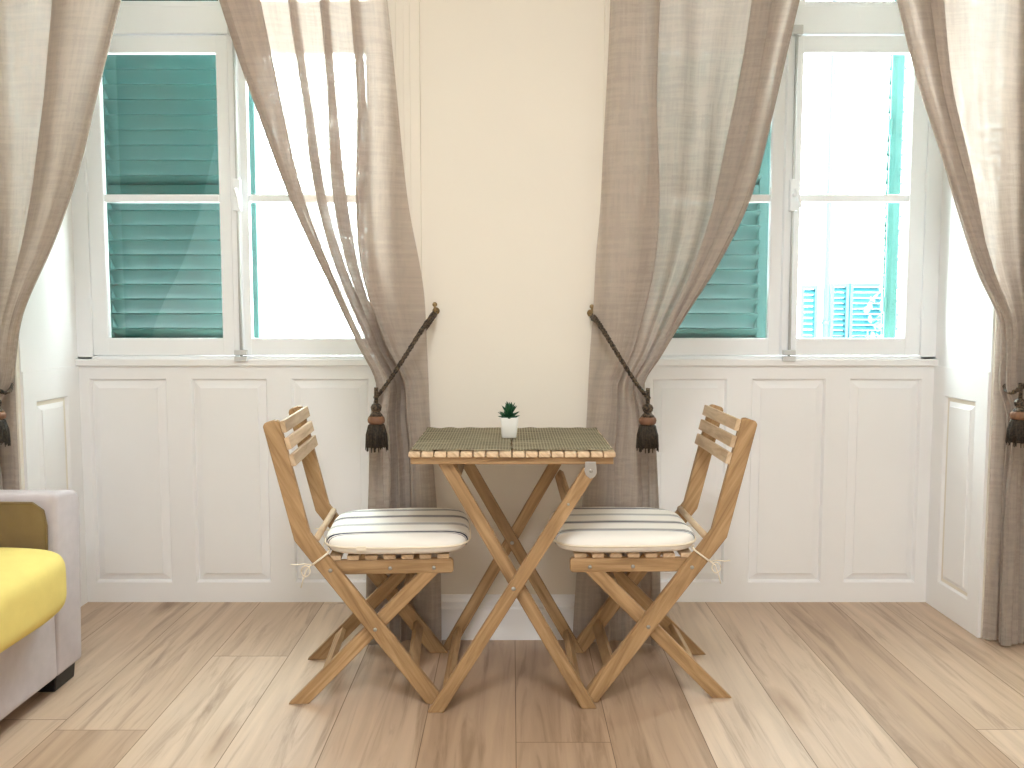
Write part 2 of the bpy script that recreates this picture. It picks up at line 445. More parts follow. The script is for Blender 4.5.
# ------------------------------------------------------------------ windows
def window(name, s, label):
    root = empty(name, (s*1.0065, 3.165, .908)); root['kind'] = 'structure'; root['label'] = label
    ho = (RO if s > 0 else ROL)-1.0065+.004; hi = 1.0065-RI+.004
    xa, xb = (-hi, ho) if s > 0 else (-ho, hi)
    ja, jb = (.040, .066) if s > 0 else (.066, .040)
    H = 2.74-.908
    zT0, zT1 = 1.180, 1.278          # transom bar, relative to the sill
    bm = bmesh.new()
    box(bm, xa, xa+ja, -.02, .05, 0, H); box(bm, xb-jb, xb, -.02, .05, 0, H)
    box(bm, xa, xb, -.02, .05, H-.05, H); box(bm, xa+.03, xb-.03, -.026, .05, zT0, zT1)
    box(bm, xa, xb, -.02, .05, 0, .022)
    new_obj('frame', bm, FRAME, root, bevel=.004)
    for side in (-1, 1):
        # opening sash
        ex = xb-jb-.002 if side > 0 else xa+ja+.002
        x0, x1 = sorted((side*.004, ex))
        bm = bmesh.new(); z0, z1 = .024, zT0-.004
        sw = .058; si = .042 if side > 0 else sw
        box(bm, x0, x0+si, -.022, .006, z0, z1); box(bm, x1-sw, x1, -.022, .006, z0, z1)
        box(bm, x0, x1, -.021, .005, z0, z0+.064); box(bm, x0, x1, -.021, .005, z1-.062, z1)
        zm = .598; box(bm, x0+si, x1-sw, -.018, .002, zm-.014, zm+.014)
        sh = new_obj('sash', bm, FRAME, root, bevel=.004)
        g = bmesh.new()
        box(g, x0+si-.004, x1-sw+.004, -.009, -.006, z0+.060, z1-.058)
        new_obj('glass_pane', g, GLASS, sh)
        # hinges on the jamb
        hg = bmesh.new()
        for z in (.16, .62, 1.06):
            tube(hg, [(ex, -.027, z), (ex, -.027, z+.075)], .006, 8)
        new_obj('hinge', hg, FRAME, sh)
        # fixed light over the transom
        bm = bmesh.new()
        z0, z1 = zT1, H-.05
        box(bm, x0, x0+.045, -.018, .018, z0, z1); box(bm, x1-.045, x1, -.018, .018, z0, z1)
        box(bm, x0, x1, -.017, .017, z0, z0+.02); box(bm, x0, x1, -.017, .017, z1-.04, z1)
        sh = new_obj('top_light', bm, FRAME, root, bevel=.004)
        g = bmesh.new(); box(g, x0+.04, x1-.04, -.001, .002, z0+.018, z1-.036)
        new_obj('glass_pane', g, GLASS, sh)
    # meeting stile cover and bolt
    bm = bmesh.new(); prism(bm, [(-.020, -.022), (-.015, -.034), (.015, -.034), (.020, -.022)], .024, zT0-.004, 'z')
    new_obj('astragal', bm, FRAME, root, bevel=.002)
    bm = bmesh.new()
    tube(bm, [(.012, -.041, .012), (.012, -.041, zT0+.02)], .0055, 8)
    bolt = new_obj('window_bolt', bm, BOLTM, root, smooth=True)
    bm = bmesh.new()
    box(bm, -.002, .026, -.056, -.034, .548, .662)
    tube(bm, [(.012, -.056, .605), (.012, -.075, .605)], .008, 10)
    tube(bm, [(.012, -.073, .625), (.024, -.078, .59), (.028, -.080, .555)], [.007, .006, .005], 8)
    new_obj('handle', bm, FRAME, bolt, bevel=.003)
    bm = bmesh.new()
    for z in (.012, .036): box(bm, -.012, .034, -.052, -.034, z-.009, z+.009)
    new_obj('keeper', bm, BOLTM, bolt, bevel=.002)
    bm = bmesh.new(); box(bm, -.006, .03, -.056, -.026, zT0-.012, zT0+.022)
    new_obj('keeper', bm, BOLTM, bolt, bevel=.003)
    return root
window('window_1', -1, 'left white casement window with a closed green shutter behind')
window('window_2', 1, 'right white casement window with one shutter folded open')

# ------------------------------------------------------------------ louvred shutters
def shutter(loc, rz, w, label, h=1.80):
    """leaf in local x 0..w (hinge at x 0), thickness in y"""
    r = empty('louvred_shutter', loc, rz); tag(r, label, 'shutter', 'green window shutters')
    bm = bmesh.new(); t = .046
    box(bm, 0, .055, -t/2, t/2, 0, h); box(bm, w-.055, w, -t/2, t/2, 0, h)
    rails = [(0, .07), (.585, .655), (h-.09, h)]
    for a, b in rails: box(bm, .055, w-.055, -t/2+.002, t/2-.002, a, b)
    new_obj('shutter_frame', bm, GREEN, r, bevel=.003)
    bm = bmesh.new()
    for (a0, b0), (a1, b1) in zip(rails, rails[1:]):
        z = b0+.004
        while z < a1+.02:
            M = Matrix.Translation((0, 0, z)) @ Matrix.Rotation(math.radians(-46), 4, 'X')
            box(bm, .05, w-.05, -.043, .043, -.0045, .0045, M)
            z += .0565
    new_obj('louvre_panel', bm, GREEN, r)
    for z in (.2, h/2, h-.2):
        bm = bmesh.new(); box(bm, -.012, .05, t/2, t/2+.004, z-.018, z+.018); tube(bm, [(-.008, t/2, z-.03), (-.008, t/2, z+.03)], .008, 8)
        new_obj('strap_hinge', bm, GREEN, r)
    return r
ZS = .925
shutter((-1.606, 3.335, ZS), 0, .622, 'closed green louvred shutter behind the left window')
shutter((.455, 3.335, ZS), 0, .550, 'closed green louvred shutter behind the right window, next to the curtain')
shutter((1.525, 3.44, ZS), math.radians(67.6), .46, 'green louvred shutter swung open, seen edge-on through the right window')

# ------------------------------------------------------------------ the house across the street
FY = 8.6
hb = empty('house', (3.4, FY, -3.2)); tag(hb, 'pale plastered house across the street with teal louvred shutters', 'building')
bm = bmesh.new(); box(bm, -9, 7, 0, .4, 0, 9.2)
box(bm, -9, 7, -.10, 0, 5.55, 5.72)
new_obj('house_wall', bm, PLASTER, hb)
bm = bmesh.new(); prism(bm, [(-.5, 9.2), (-.5, 9.28), (.6, 9.9), (.6, 9.2)], -9.2, 7.2, 'x'); new_obj('eaves', bm, PLASTER, hb)
def ext_shutter(x0, x1, z0, z1):
    bm = bmesh.new()
    a, b = x0-3.4, x1-3.4; c, d = z0+3.2, z1+3.2
    for q in ((a, a+.03), (b-.03, b)): box(bm, q[0], q[1], -.09, -.03, c, d)
    for q in ((c+.003, c+.04), (d-.04, d-.003)): box(bm, a+.03, b-.03, -.087, -.033, q[0], q[1])
    n = max(4, int((d-c)/.062))
    for k in range(n):
        z = c+.04+(d-c-.08)*(k+.5)/n
        box(bm, a+.02, b-.02, -.028, .022, -.007, .007, Matrix.Translation((0, -.055, z)) @ Matrix.Rotation(math.radians(40), 4, 'X'))
    new_obj('shutter', bm, TEAL, hb)
ext_shutter(2.88, 3.05, .80, 1.40)
ext_shutter(3.18, 3.36, .80, 1.42); ext_shutter(3.37, 3.74, .80, 1.42)
bm = bmesh.new(); tube(bm, [(3.115-3.4, -.14, 0), (3.115-3.4, -.14, 9.1)], .030, 10)
for z in (2.2, 4.2, 5.4): tube(bm, [(3.115-3.4, -.14, z), (3.115-3.4, -.14, z+.04)], .042, 10)
new_obj('drainpipe', bm, TEAL, hb, smooth=True)
iv = empty('climbing_plant', (3.75, FY-.16, -3.2)); tag(iv, 'leafy climber beside the louvred shutters of the house across the street', 'plant')
bm = bmesh.new(); rnd = random.Random(3)
stem = []
for k in range(24):
    stem.append((.06*math.sin(k*.7), .02*math.cos(k), k*.205))
tube(bm, stem, .014, 6); new_obj('stem', bm, TEAL, iv)
bm = bmesh.new()
for k in range(520):
    z = rnd.uniform(.2, 4.72); w = .16 if z < 4.5 else .08
    c = Vector((rnd.gauss(-.06, w*.75), rnd.uniform(-.12, .03), z))
    M = Matrix.Translation(c) @ Matrix.Rotation(rnd.uniform(0, 6.3), 4, 'Z') @ Matrix.Rotation(rnd.uniform(-1, 1), 4, 'X')
    q = [(0, 0, -.045), (.028, .006, -.01), (.02, .004, .03), (0, 0, .05), (-.02, .004, .03), (-.028, .006, -.01)]
    vs = [bm.verts.new(M @ Vector(p)) for p in q]
    bm.faces.new((vs[0], vs[1], vs[2], vs[3])); bm.faces.new((vs[0], vs[3], vs[4], vs[5]))
tag(new_obj('foliage', bm, IVY, iv), kind='stuff')

# ------------------------------------------------------------------ curtains
def interp(keys, z, j):
    """monotone piecewise-smooth interpolation in z (keys sorted from top to bottom)"""
    ks = keys
    if z >= ks[0][0]:
        (z0, *a), (z1, *b) = ks[0], ks[1]; t = .5*(z-z0)/(z1-z0); return a[j] + (b[j]-a[j])*t
    for i in range(len(ks)-1):
        z0, z1 = ks[i][0], ks[i+1][0]
        if z0 >= z >= z1:
            h = z1-z0; d = (ks[i+1][1+j]-ks[i][1+j])/h
            dp = (ks[i][1+j]-ks[i-1][1+j])/(ks[i][0]-ks[i-1][0]) if i > 0 else d
            dn = (ks[i+2][1+j]-ks[i+1][1+j])/(ks[i+2][0]-ks[i+1][0]) if i+2 < len(ks) else d
            m0 = 0 if dp*d <= 0 else 2*dp*d/(dp+d); m1 = 0 if dn*d <= 0 else 2*dn*d/(dn+d)
            t = (z-z0)/h; t2, t3 = t*t, t*t*t
            return ((2*t3-3*t2+1)*ks[i][1+j] + (t3-2*t2+t)*h*m0 + (-2*t3+3*t2)*ks[i+1][1+j] + (t3-t2)*h*m1)
    return ks[-1][1+j]
def catmull(P, n):
    out = []
    for i in range(len(P)-1):
        p0, p1, p2, p3 = P[max(i-1, 0)], P[i], P[i+1], P[min(i+2, len(P)-1)]
        for k in range(n):
            t = k/n
            out.append(tuple(.5*((2*b) + (c-a)*t + (2*a-5*b+4*c-d)*t*t + (3*b-a-3*c+d)*t**3) for a, b, c, d in zip(p0, p1, p2, p3)))
    out.append(P[-1]); return out
def curtain(label, s, keys, pleats, yc, seed, strip=None):
    """keys: (z, wall-side x, free-edge x, power, depth factor); pleats: (u, d) cross-section from the wall side to the free edge"""
    cs = catmull(pleats, 6); N = len(cs); rows = 110; z0, z1 = .012, 2.62
    us = [c[0] for c in cs]
    base_u = [sum(us[max(0, k-10):k+11])/len(us[max(0, k-10):k+11]) for k in range(N)]
    rnd = random.Random(seed); ph = [rnd.uniform(0, 6.28) for _ in range(8)]
    base = empty('curtain', (0, 0, 0)); 
    bm = bmesh.new(); uvl = bm.loops.layers.uv.verify(); grid = []
    L = [0]
    for a, b in zip(cs, cs[1:]): L.append(L[-1] + math.hypot((b[0]-a[0])*.6, b[1]-a[1]))
    for i in range(rows+1):
        z = z1 + (z0-z1)*i/rows
        w_, f_, p_, d_ = (interp(keys, z, j) for j in range(4))
        row = []
        m = 1 + 1.8*max(0, min(1, (1.75-z)/.75))        # the gathers lap further over one another towards the tie
        for k, (u, d) in enumerate(cs):
            mm = 1 + (m-1)*max(0, min(1, (base_u[k]-.12)/.1))
            u = min(1.0, max(-.02, base_u[k] + (u-base_u[k])*mm)) if 6 < k < N-12 else u
            uu = math.copysign(abs(u)**p_, u) if u > 0 else u
            wob = .004*math.sin(3.1*z + 9*u + ph[0]) + .003*math.sin(7.3*z + 17*u + ph[1])
            x = w_ + (f_-w_)*uu + wob*.8
            y = yc + .020*max(0, min(1, (.80-z)/.25)) - d*d_ - wob*d_ + .010*math.sin(2.2*z + 5*u + ph[2])*d_
            row.append(bm.verts.new((x, min(y, YP-.006) if abs(x) < RI or abs(x) > RO else y, z)))
        grid.append(row)
    for i in range(rows):
        for j in range(N-1):
            f = bm.faces.new((grid[i][j], grid[i][j+1], grid[i+1][j+1], grid[i+1][j])); f.smooth = True
            for lp, (ii, jj) in zip(f.loops, ((i, j), (i, j+1), (i+1, j+1), (i+1, j))):
                lp[uvl].uv = (L[jj], (z1-z0)*ii/rows)
    edge = [tuple(r[-1].co) for r in grid]
    o = new_obj('curtain_panel', bm, LINEN, base)
    # hem along the free edge: a doubled strip of the same linen
    bm = bmesh.new(); uvl = bm.loops.layers.uv.verify()
    sgn = 1 if keys[0][2] > keys[0][1] else -1
    rr = [[bm.verts.new((e[0]+sgn*dx, e[1]+dy, e[2])) for dx, dy in ((-.022, -.006), (-.010, -.008), (.002, -.004), (.003, .002), (-.008, .005))] for e in edge]
    for i in range(rows):
        for j in range(4):
            f = bm.faces.new((rr[i][j], rr[i][j+1], rr[i+1][j+1], rr[i+1][j])); f.smooth = True
            for lp, (ii, jj) in zip(f.loops, ((i, j), (i, j+1), (i+1, j+1), (i+1, j))): lp[uvl].uv = (.013*jj+3, (z1-z0)*ii/rows)
    new_obj('hem', bm, LINEN, base)
    if strip:
        bm = bmesh.new(); uvl = bm.loops.layers.uv.verify(); G = []
        for i in range(31):
            z = z1 + (z0-z1)*i/30
            G.append([bm.verts.new((strip[0]+(strip[1]-strip[0])*j/24, 2.738-.010*math.sin(j*.95+ph[3])*(.6+.4*i/30)-.003*math.sin(z*3+j*.3), z)) for j in range(25)])
        for i in range(30):
            for j in range(24):
                f = bm.faces.new((G[i][j], G[i][j+1], G[i+1][j+1], G[i+1][j])); f.smooth = True
                for lp, (ii, jj) in zip(f.loops, ((i, j), (i, j+1), (i+1, j+1), (i+1, j))): lp[uvl].uv = (.009*jj+5, (z1-z0)*ii/30)
        new_obj('hanging_strip', bm, LINEN, base)
    tag(base, label, 'curtain', 'taupe linen curtains')
    return base
PL_A = [(0, -.01), (.1, .010), (.2, .0), (.3, .014), (.42, -.004), (.55, .010), (.66, .0), (.78, -.006), (.84, .002), (.80, .012), (.70, .018), (.66, .028), (.70, .040), (.78, .050), (.88, .052), (.96, .044), (1, .028)]
# cross-sections: wall side first; overlapping points make folds that hide behind one another
PL_C = [(0, -.01), (.03, .015), (.10, .022), (.18, .018), (.245, .030), (.262, .012), (.235, -.012), (.30, -.016), (.40, .006), (.50, -.010),
        (.60, .010), (.70, -.006), (.80, .002), (.90, .004), (.925, .010), (.90, .016), (.80, .018), (.76, .024), (.79, .034), (.86, .040), (.92, .040), (.938, .046), (.915, .052), (.875, .052), (.862, .058), (.89, .066), (.95, .068), (.985, .062), (1, .052)]
PL_B = [(0, -.01), (.03, .015), (.09, .024), (.15, .020), (.19, .030), (.21, .010), (.165, -.014), (.26, -.018), (.34, .008), (.385, .036), (.395, .005), (.35, -.01), (.44, -.010),
        (.53, .012), (.575, .038), (.588, .008), (.54, -.006), (.64, -.006), (.72, .006), (.80, .012), (.90, .018), (.975, .022), (1, .030), (.98, .040), (.88, .040), (.79, .038), (.765, .046), (.775, .054), (.84, .052), (.92, .056), (1.0, .050)]
curtain('taupe linen curtain left of the table, at the right side of the left window', 1,
        [(2.042, -.389, -.889, 1.0, .8), (1.766, -.358, -.802, .82, .85), (1.434, -.325, -.687, .52, .9), (1.126, -.277, -.543, .30, 1.0), (.986, -.270, -.476, .32, 1.05), (.856, -.264, -.420, .5, 1.05),
         (.76, -.262, -.442, .6, .9), (.60, -.255, -.452, .7, .7), (.16, -.235, -.465, .7, .6), (.0, -.232, -.468, .7, .6)], PL_B, 2.700, 1)
curtain('taupe linen curtain right of the table, at the left side of the right window', 1,
        [(2.042, .301, .868, 1.0, .8), (1.706, .294, .798, .9, .85), (1.449, .284, .733, .76, .9), (1.244, .264, .642, .6, .95), (1.07, .254, .539, .5, 1.0), (.95, .246, .470, .44, 1.05), (.856, .243, .418, .5, 1.05),
         (.76, .240, .445, .6, .85), (.60, .234, .462, .7, .65), (.16, .204, .480, .7, .5), (.0, .20, .482, .7, .5)], PL_C, 2.700, 2)
curtain('taupe linen curtain at the far right edge, beside the right window', 1,
        [(2.042, 1.76, 1.162, 1.0, .9), (1.796, 1.765, 1.224, .9, .9), (1.525, 1.77, 1.32, .78, .95), (1.219, 1.78, 1.441, .6, 1.0), (1.033, 1.79, 1.527, .5, 1.0), (.86, 1.79, 1.536, .5, 1.05),
         (.76, 1.80, 1.570, .6, .9), (.60, 1.80, 1.585, .7, .75), (.16, 1.82, 1.590, .7, .55), (.0, 1.82, 1.590, .7, .55)], PL_C, 2.690, 3, (1.558, 1.74))
curtain('taupe linen curtain at the far left edge, behind the sofa', 1,
        [(2.042, -1.80, -1.185, 1.0, .9), (1.772, -1.80, -1.262, .9, .9), (1.525, -1.81, -1.332, .78, .95), (1.327, -1.81, -1.409, .66, 1.0), (1.048, -1.81, -1.539, .5, 1.0), (.86, -1.82, -1.578, .5, 1.05),
         (.76, -1.83, -1.645, .6, 1.1), (.60, -1.83, -1.64, .7, .75), (.16, -1.84, -1.63, .7, .55), (.0, -1.84, -1.63, .7, .55)], PL_A, 2.690, 4, (-1.60, -1.79))

# ------------------------------------------------------------------ tie-backs, tassels, hooks
def bez(P, n):
    P = [Vector(p) for p in P]; out = []
    for k in range(n+1):
        t = k/n; Q = P[:]
        while len(Q) > 1: Q = [a.lerp(b, t) for a, b in zip(Q, Q[1:])]
        out.append(Q[0])
    return out
def twist(bm, path, r, strands=2, pitch=.026, n=6):
    path = [Vector(p) for p in path]; dist = 0; frames = []
    for i, p in enumerate(path):
        d = (path[min(i+1, len(path)-1)]-path[max(i-1, 0)]).normalized()
        s = d.cross(Vector((.1, 1, .2))).normalized(); t = d.cross(s)
        if i: dist += (p-path[i-1]).length
        frames.append((p, s, t, dist))
    for q in range(strands):
        tube(bm, [p + (s*math.cos(2*PI*(dd/pitch+q/strands)) + t*math.sin(2*PI*(dd/pitch+q/strands)))*r*.62 for p, s, t, dd in frames], r, n)
def tieback(hook, edge, label, hook_label):
    hx, hz = hook; ex, ez = edge; sg = 1 if ex > hx else -1
    r = empty('tieback', (ex, 2.60, ez-.19)); tag(r, label, 'tieback', 'dark corded curtain tiebacks')
    inv = Vector(r.location)
    def loc(ps): return [Vector(p)-inv for p in ps]
    hk = (hx, 2.745, hz-.012)
    front = bez([hk, (hx+.015*sg, 2.585, hz-.03), (ex-.09*sg, 2.575, ez+.12), (ex-.02*sg, 2.585, ez+.02), (ex+.012*sg, 2.625, ez-.004)], 46)
    back = bez([(ex+.012*sg, 2.625, ez-.004), (ex+.016*sg, 2.70, ez), (ex-.03*sg, 2.79, ez+.06), (hx+.05*sg, 2.775, hz-.08), (hx+.012*sg, 2.757, hz-.03), hk], 46)
    bm = bmesh.new(); twist(bm, loc(front), .0048); twist(bm, loc([p + Vector((0, .006, .010 - .0002*i)) for i, p in enumerate(front[:30])]), .0040)
    new_obj('cord', bm, CORD, r, smooth=True)
    bm = bmesh.new(); twist(bm, loc(back), .0045); new_obj('cord', bm, CORD, r, smooth=True)
    # tassel
    tx, ty, tz = Vector((ex+.004*sg, 2.590, ez+.016)) - inv
    bm = bmesh.new(); twist(bm, [(tx, ty+.004, tz+.014), (tx, ty, tz-.01), (tx, ty, tz-.04)], .004)
    prof = [(.006, -.034), (.013, -.038), (.017, -.046), (.015, -.056), (.011, -.060), (.013, -.064), (.018, -.068), (.021, -.074)]
    lathe(bm, prof, (tx, ty, tz), 20); new_obj('tassel_head', bm, CORD, r, smooth=True)
    bm = bmesh.new()
    lathe(bm, [(.017, -.070), (.024, -.078), (.026, -.086), (.024, -.094), (.019, -.099)], (tx, ty, tz), 36, .05, 12)
    new_obj('tassel_collar', bm, BAND, r, smooth=True)
    bm = bmesh.new()
    lathe(bm, [(.017, -.096), (.024, -.102), (.028, -.118), (.031, -.160), (.0315, -.168)], (tx, ty, tz), 64, .07, 20)
    rn = random.Random(5)
    for k in range(60):
        a = rn.uniform(0, 2*PI); l = rn.uniform(.166, .182)
        tube(bm, [(tx+.022*math.cos(a), ty+.022*math.sin(a), tz-.10), (tx+.031*math.cos(a), ty+.031*math.sin(a), tz-.13), (tx+.034*math.cos(a+.05), ty+.034*math.sin(a+.05), tz-l)], [.0022, .0022, .0012], 4)
    new_obj('tassel_fringe', bm, FRINGE, r, smooth=True)
    # wall hook
    h = empty('tieback_hook', (hx, YP, hz)); tag(h, hook_label, 'hook', 'curtain tieback hooks')
    bm = bmesh.new()
    M = Matrix.Rotation(PI/2, 4, 'X')
    lathe(bm, [(.012, 0), (.012, .003), (.006, .006), (.005, .030)], (0, 0, 0), 16)
    bmesh.ops.transform(bm, matrix=M, verts=bm.verts[:]); new_obj('hook_plate', bm, BRASS, h, smooth=True)
    bm = bmesh.new(); tube(bm, bez([(0, -.026, 0), (0, -.045, -.022), (0, -.052, 0), (0, -.046, .016)], 12), .0036, 8)
    hkp = new_obj('hook_arm', bm, BRASS, h, smooth=True)
    bm = bmesh.new(); bmesh.ops.create_uvsphere(bm, u_segments=14, v_segments=10, radius=.008, matrix=Matrix.Translation((0, -.046, .020)))
    new_obj('finial', bm, BRASS, hkp, smooth=True)
tieback((-.247, 1.093), (-.412, .828), 'dark corded tieback with tassel on the curtain left of the table', 'small brass hook on the wall by the curtain left of the table')
tieback((.256, 1.086), (.412, .826), 'dark corded tieback with tassel on the curtain right of the table', 'small brass hook on the wall by the curtain right of the table')
tieback((1.85, 1.09), (1.560, .842), 'dark corded tieback with tassel at the right edge, on the far right curtain', 'brass hook holding the tieback of the far right curtain')
tieback((-1.87, 1.09), (-1.585, .842), 'dark corded tieback with tassel above the sofa, on the far left curtain', 'brass hook holding the tieback of the far left curtain')

# ------------------------------------------------------------------ folding table
TY0, TY1, TZ = 2.225, 2.700, .716
tb = empty('folding_table', (0, 0, 0)); tag(tb, 'slatted wooden folding table with crossed legs between the two chairs', 'table')
bm = bmesh.new(); n = 16; W = .552
for k in range(n):
    x0 = -W/2 + W*k/n + .0016; x1 = -W/2 + W*(k+1)/n - .0016
    box(bm, x0, x1, TY0, TY1, TZ-.014, TZ)
new_obj('tabletop', bm, SLATW, tb, grain=(0, 1, 0), bevel=.0025)
bm = bmesh.new()
for y in (TY0+.012, TY1-.036): box(bm, -W/2+.006, W/2-.006, y, y+.022, TZ-.034, TZ-.0142)
box(bm, -.012, .012, TY0+.034, TY1-.036, TZ-.032, TZ-.0142)
new_obj('apron', bm, WOOD, tb, grain=(1, 0, 0), bevel=.002)
def tleg(p0, p1, y0, y1, w=.036):
    L, R = foot_cut(*ribbon([p0, p1], w)); bm = bmesh.new(); prism(bm, outline(L, R), y0, y1)
    return new_obj('leg', bm, WOOD, tb, grain=(p1[0]-p0[0], 0, p1[1]-p0[1]), bevel=.003)
tl = [tleg((.206, .664), (-.215, -.01), 2.232, 2.252), tleg((-.183, .688), (.218, -.01), 2.256, 2.276),
      tleg((.183, .688), (-.215, -.01), 2.668, 2.688), tleg((-.183, .688), (.216, -.01), 2.644, 2.664)]
def bar(name, p0, p1, w, t, mat, parent, up=(0, 0, 1), bevel=.002):
    p0, p1 = Vector(p0), Vector(p1); d = (p1-p0); l = d.length; d.normalize()
    u = Vector(up); s = d.cross(u).normalized(); u = s.cross(d)
    M = Matrix((( d.x, s.x, u.x, p0.x), (d.y, s.y, u.y, p0.y), (d.z, s.z, u.z, p0.z), (0, 0, 0, 1)))
    bm = bmesh.new(); box(bm, 0, l, -t/2, t/2, -w/2, w/2, M)
    return new_obj(name, bm, mat, parent, grain=tuple(d), bevel=bevel)
bar('stretcher', (-.176, 2.252, .062), (-.176, 2.668, .062), .036, .018, WOOD, tb, (.53, 0, .85))
bar('stretcher', (.178, 2.276, .062), (.178, 2.644, .062), .036, .018, WOOD, tb, (-.5, 0, .87))
bar('stretcher', (.150, 2.276, .575), (.150, 2.668, .575), .030, .016, WOOD, tb, (.53, 0, .85))
bar('stretcher', (-.150, 2.276, .655), (-.150, 2.644, .655), .030, .016, WOOD, tb, (-.5, 0, .87))
def bolt(parent, c, y, r=.006, ny=-1):
    bm = bmesh.new()
    prof = [(r, 0), (r, .001), (r*.75, .0028), (r*.3, .0034)]
    lathe(bm, prof, (0, 0, 0), 14)
    bmesh.ops.transform(bm, matrix=Matrix.Translation((c[0], y, c[1])) @ Matrix.Rotation(PI/2 if ny < 0 else -PI/2, 4, 'X'), verts=bm.verts[:])
    return new_obj('bolt', bm, STEEL, parent, smooth=True)
bolt(tb, (.004, .345), 2.232); bolt(tb, (.15, .575), 2.232, .004)
bolt(tb, (.0, .36), 2.644, .006)
# zinc plate on the right leg top
bm = bmesh.new(); a = .206; z = .664
prism(bm, [(a-.012, z+.026), (a+.016, z+.026), (a+.019, z-.004), (a+.014, z-.014), (a+.002, z-.020), (a-.010, z-.010), (a-.014, z+.002)], 2.2295, 2.232)
br = new_obj('bracket', bm, STEEL, tb, bevel=.0008)
bolt(tb, (a+.004, z+.002), 2.2295, .005)

# place mats: slightly rippled, frayed short ends
def placemat(x0, x1, y0, y1, label, seed):
    rn = random.Random(seed); NX, NY = 44, 26; bm = bmesh.new(); G = {}
    fx = [rn.uniform(-.002, .0025) for _ in range(NY+1)]; fy = [rn.uniform(-.0018, .0018) for _ in range(NX+1)]
    cx, cy = (x0+x1)/2, (y0+y1)/2
    for k, dz in enumerate((0, .0028)):
        for i in range(NX+1):
            for j in range(NY+1):
                x = x0+(x1-x0)*i/NX-cx; y = y0+(y1-y0)*j/NY-cy
                if i in (0, NX): x += fx[j]
                if j in (0, NY): y += fy[i]
                w = .0012 + .0011*math.sin(i*.55+seed)*math.cos(j*.5) + (.0016*abs(math.sin(i*.33+seed)) if j in (0, NY) else 0)
                G[k, i, j] = bm.verts.new((x, y, w+dz))
    for i in range(NX):
        for j in range(NY):
            bm.faces.new((G[1, i, j], G[1, i+1, j], G[1, i+1, j+1], G[1, i, j+1])); bm.faces.new((G[0, i, j], G[0, i, j+1], G[0, i+1, j+1], G[0, i+1, j]))
    for i in range(NX):
        for j in (0, NY): bm.faces.new((G[0, i, j], G[0, i+1, j], G[1, i+1, j], G[1, i, j]))
    for j in range(NY):
        for i in (0, NX): bm.faces.new((G[0, i, j], G[0, i, j+1], G[1, i, j+1], G[1, i, j]))
    o = new_obj('placemat', bm, MATW); o.location = (cx, cy, TZ)
    return tag(o, label, 'placemat', 'woven green placemats on the table')
placemat(-.270, -.0035, TY0+.022, TY1-.004, 'woven olive-green placemat on the table half by the left chair', 1)
placemat(.0005, .268, TY0+.024, TY1-.004, 'woven olive-green placemat on the table half by the right chair', 2)

# succulent in a white pot
sp = empty('potted_succulent', (-.008, 2.478, TZ+.0052)); tag(sp, 'small green succulent in a white square pot on the table', 'plant')
bm = bmesh.new()
def sq(bm, a, z, r=.25):
    out = []
    for sx, sy in ((1, 1), (-1, 1), (-1, -1), (1, -1)):
        for k in range(4):
            t = {(1, 1): 0, (-1, 1): 90, (-1, -1): 180, (1, -1): 270}[(sx, sy)] + k*30
            out.append(bm.verts.new((sx*a*(1-r)+a*r*math.cos(math.radians(t)), sy*a*(1-r)+a*r*math.sin(math.radians(t)), z)))
    return out
R = [sq(bm, .0200, .0), sq(bm, .0218, .002), sq(bm, .0268, .058), sq(bm, .0262, .060), sq(bm, .0242, .060), sq(bm, .0236, .052)]
for a, b in zip(R, R[1:]):
    for k in range(16): bm.faces.new((a[k], a[(k+1) % 16], b[(k+1) % 16], b[k]))
bm.faces.new(R[0]); bm.faces.new(R[-1])
new_obj('pot', bm, POT, sp, smooth=True)
bm = bmesh.new(); v = sq(bm, .0232, .0545); bm.faces.new(v); w = sq(bm, .0232, .050); bm.faces.new(w[::-1])
for k in range(16): bm.faces.new((w[k], w[(k+1) % 16], v[(k+1) % 16], v[k]))
new_obj('soil', bm, SOIL, sp)
rn = random.Random(11)
def leaf(M, l, w):
    bm = bmesh.new(); S = 7; rings = []
    for i in range(S+1):
        t = i/S; r = w*(math.sin(PI*min(1, t*.86+.12)))**.7 * (1 - .15*t) if t < 1 else .0004
        zc = l*t; bend = .25*l*t*t
        rings.append([bm.verts.new(M @ Vector((r*math.cos(2*PI*k/8), r*.42*math.sin(2*PI*k/8)-bend*.6, zc))) for k in range(8)])
    for a, b in zip(rings, rings[1:]):
        for k in range(8): bm.faces.new((a[k], a[(k+1) % 8], b[(k+1) % 8], b[k]))
    bm.faces.new(rings[0][::-1]); bm.faces.new(rings[-1])
    return new_obj('leaf', bm, LEAF, sp, smooth=True)
for ring, (cnt, tilt, l, w, z) in enumerate(((9, 66, .030, .0062, .053), (8, 48, .034, .0064, .055), (7, 28, .038, .0062, .058), (5, 10, .040, .0052, .060))):
    for k in range(cnt):
        a = 2*PI*(k+.5*(ring % 2))/cnt + rn.uniform(-.1, .1)
        M = Matrix.Translation((.004*math.cos(a+PI/2), .004*math.sin(a+PI/2), z)) @ Matrix.Rotation(a, 4, 'Z') @ Matrix.Rotation(math.radians(tilt+rn.uniform(-5, 5)), 4, 'X')
        M = Matrix.Translation((0, 0, z)) @ Matrix.Rotation(a, 4, 'Z') @ Matrix.Rotation(math.radians(tilt+rn.uniform(-5, 5)), 4, 'X')
        leaf(M, l*1.15*rn.uniform(.92, 1.06), w*1.2)

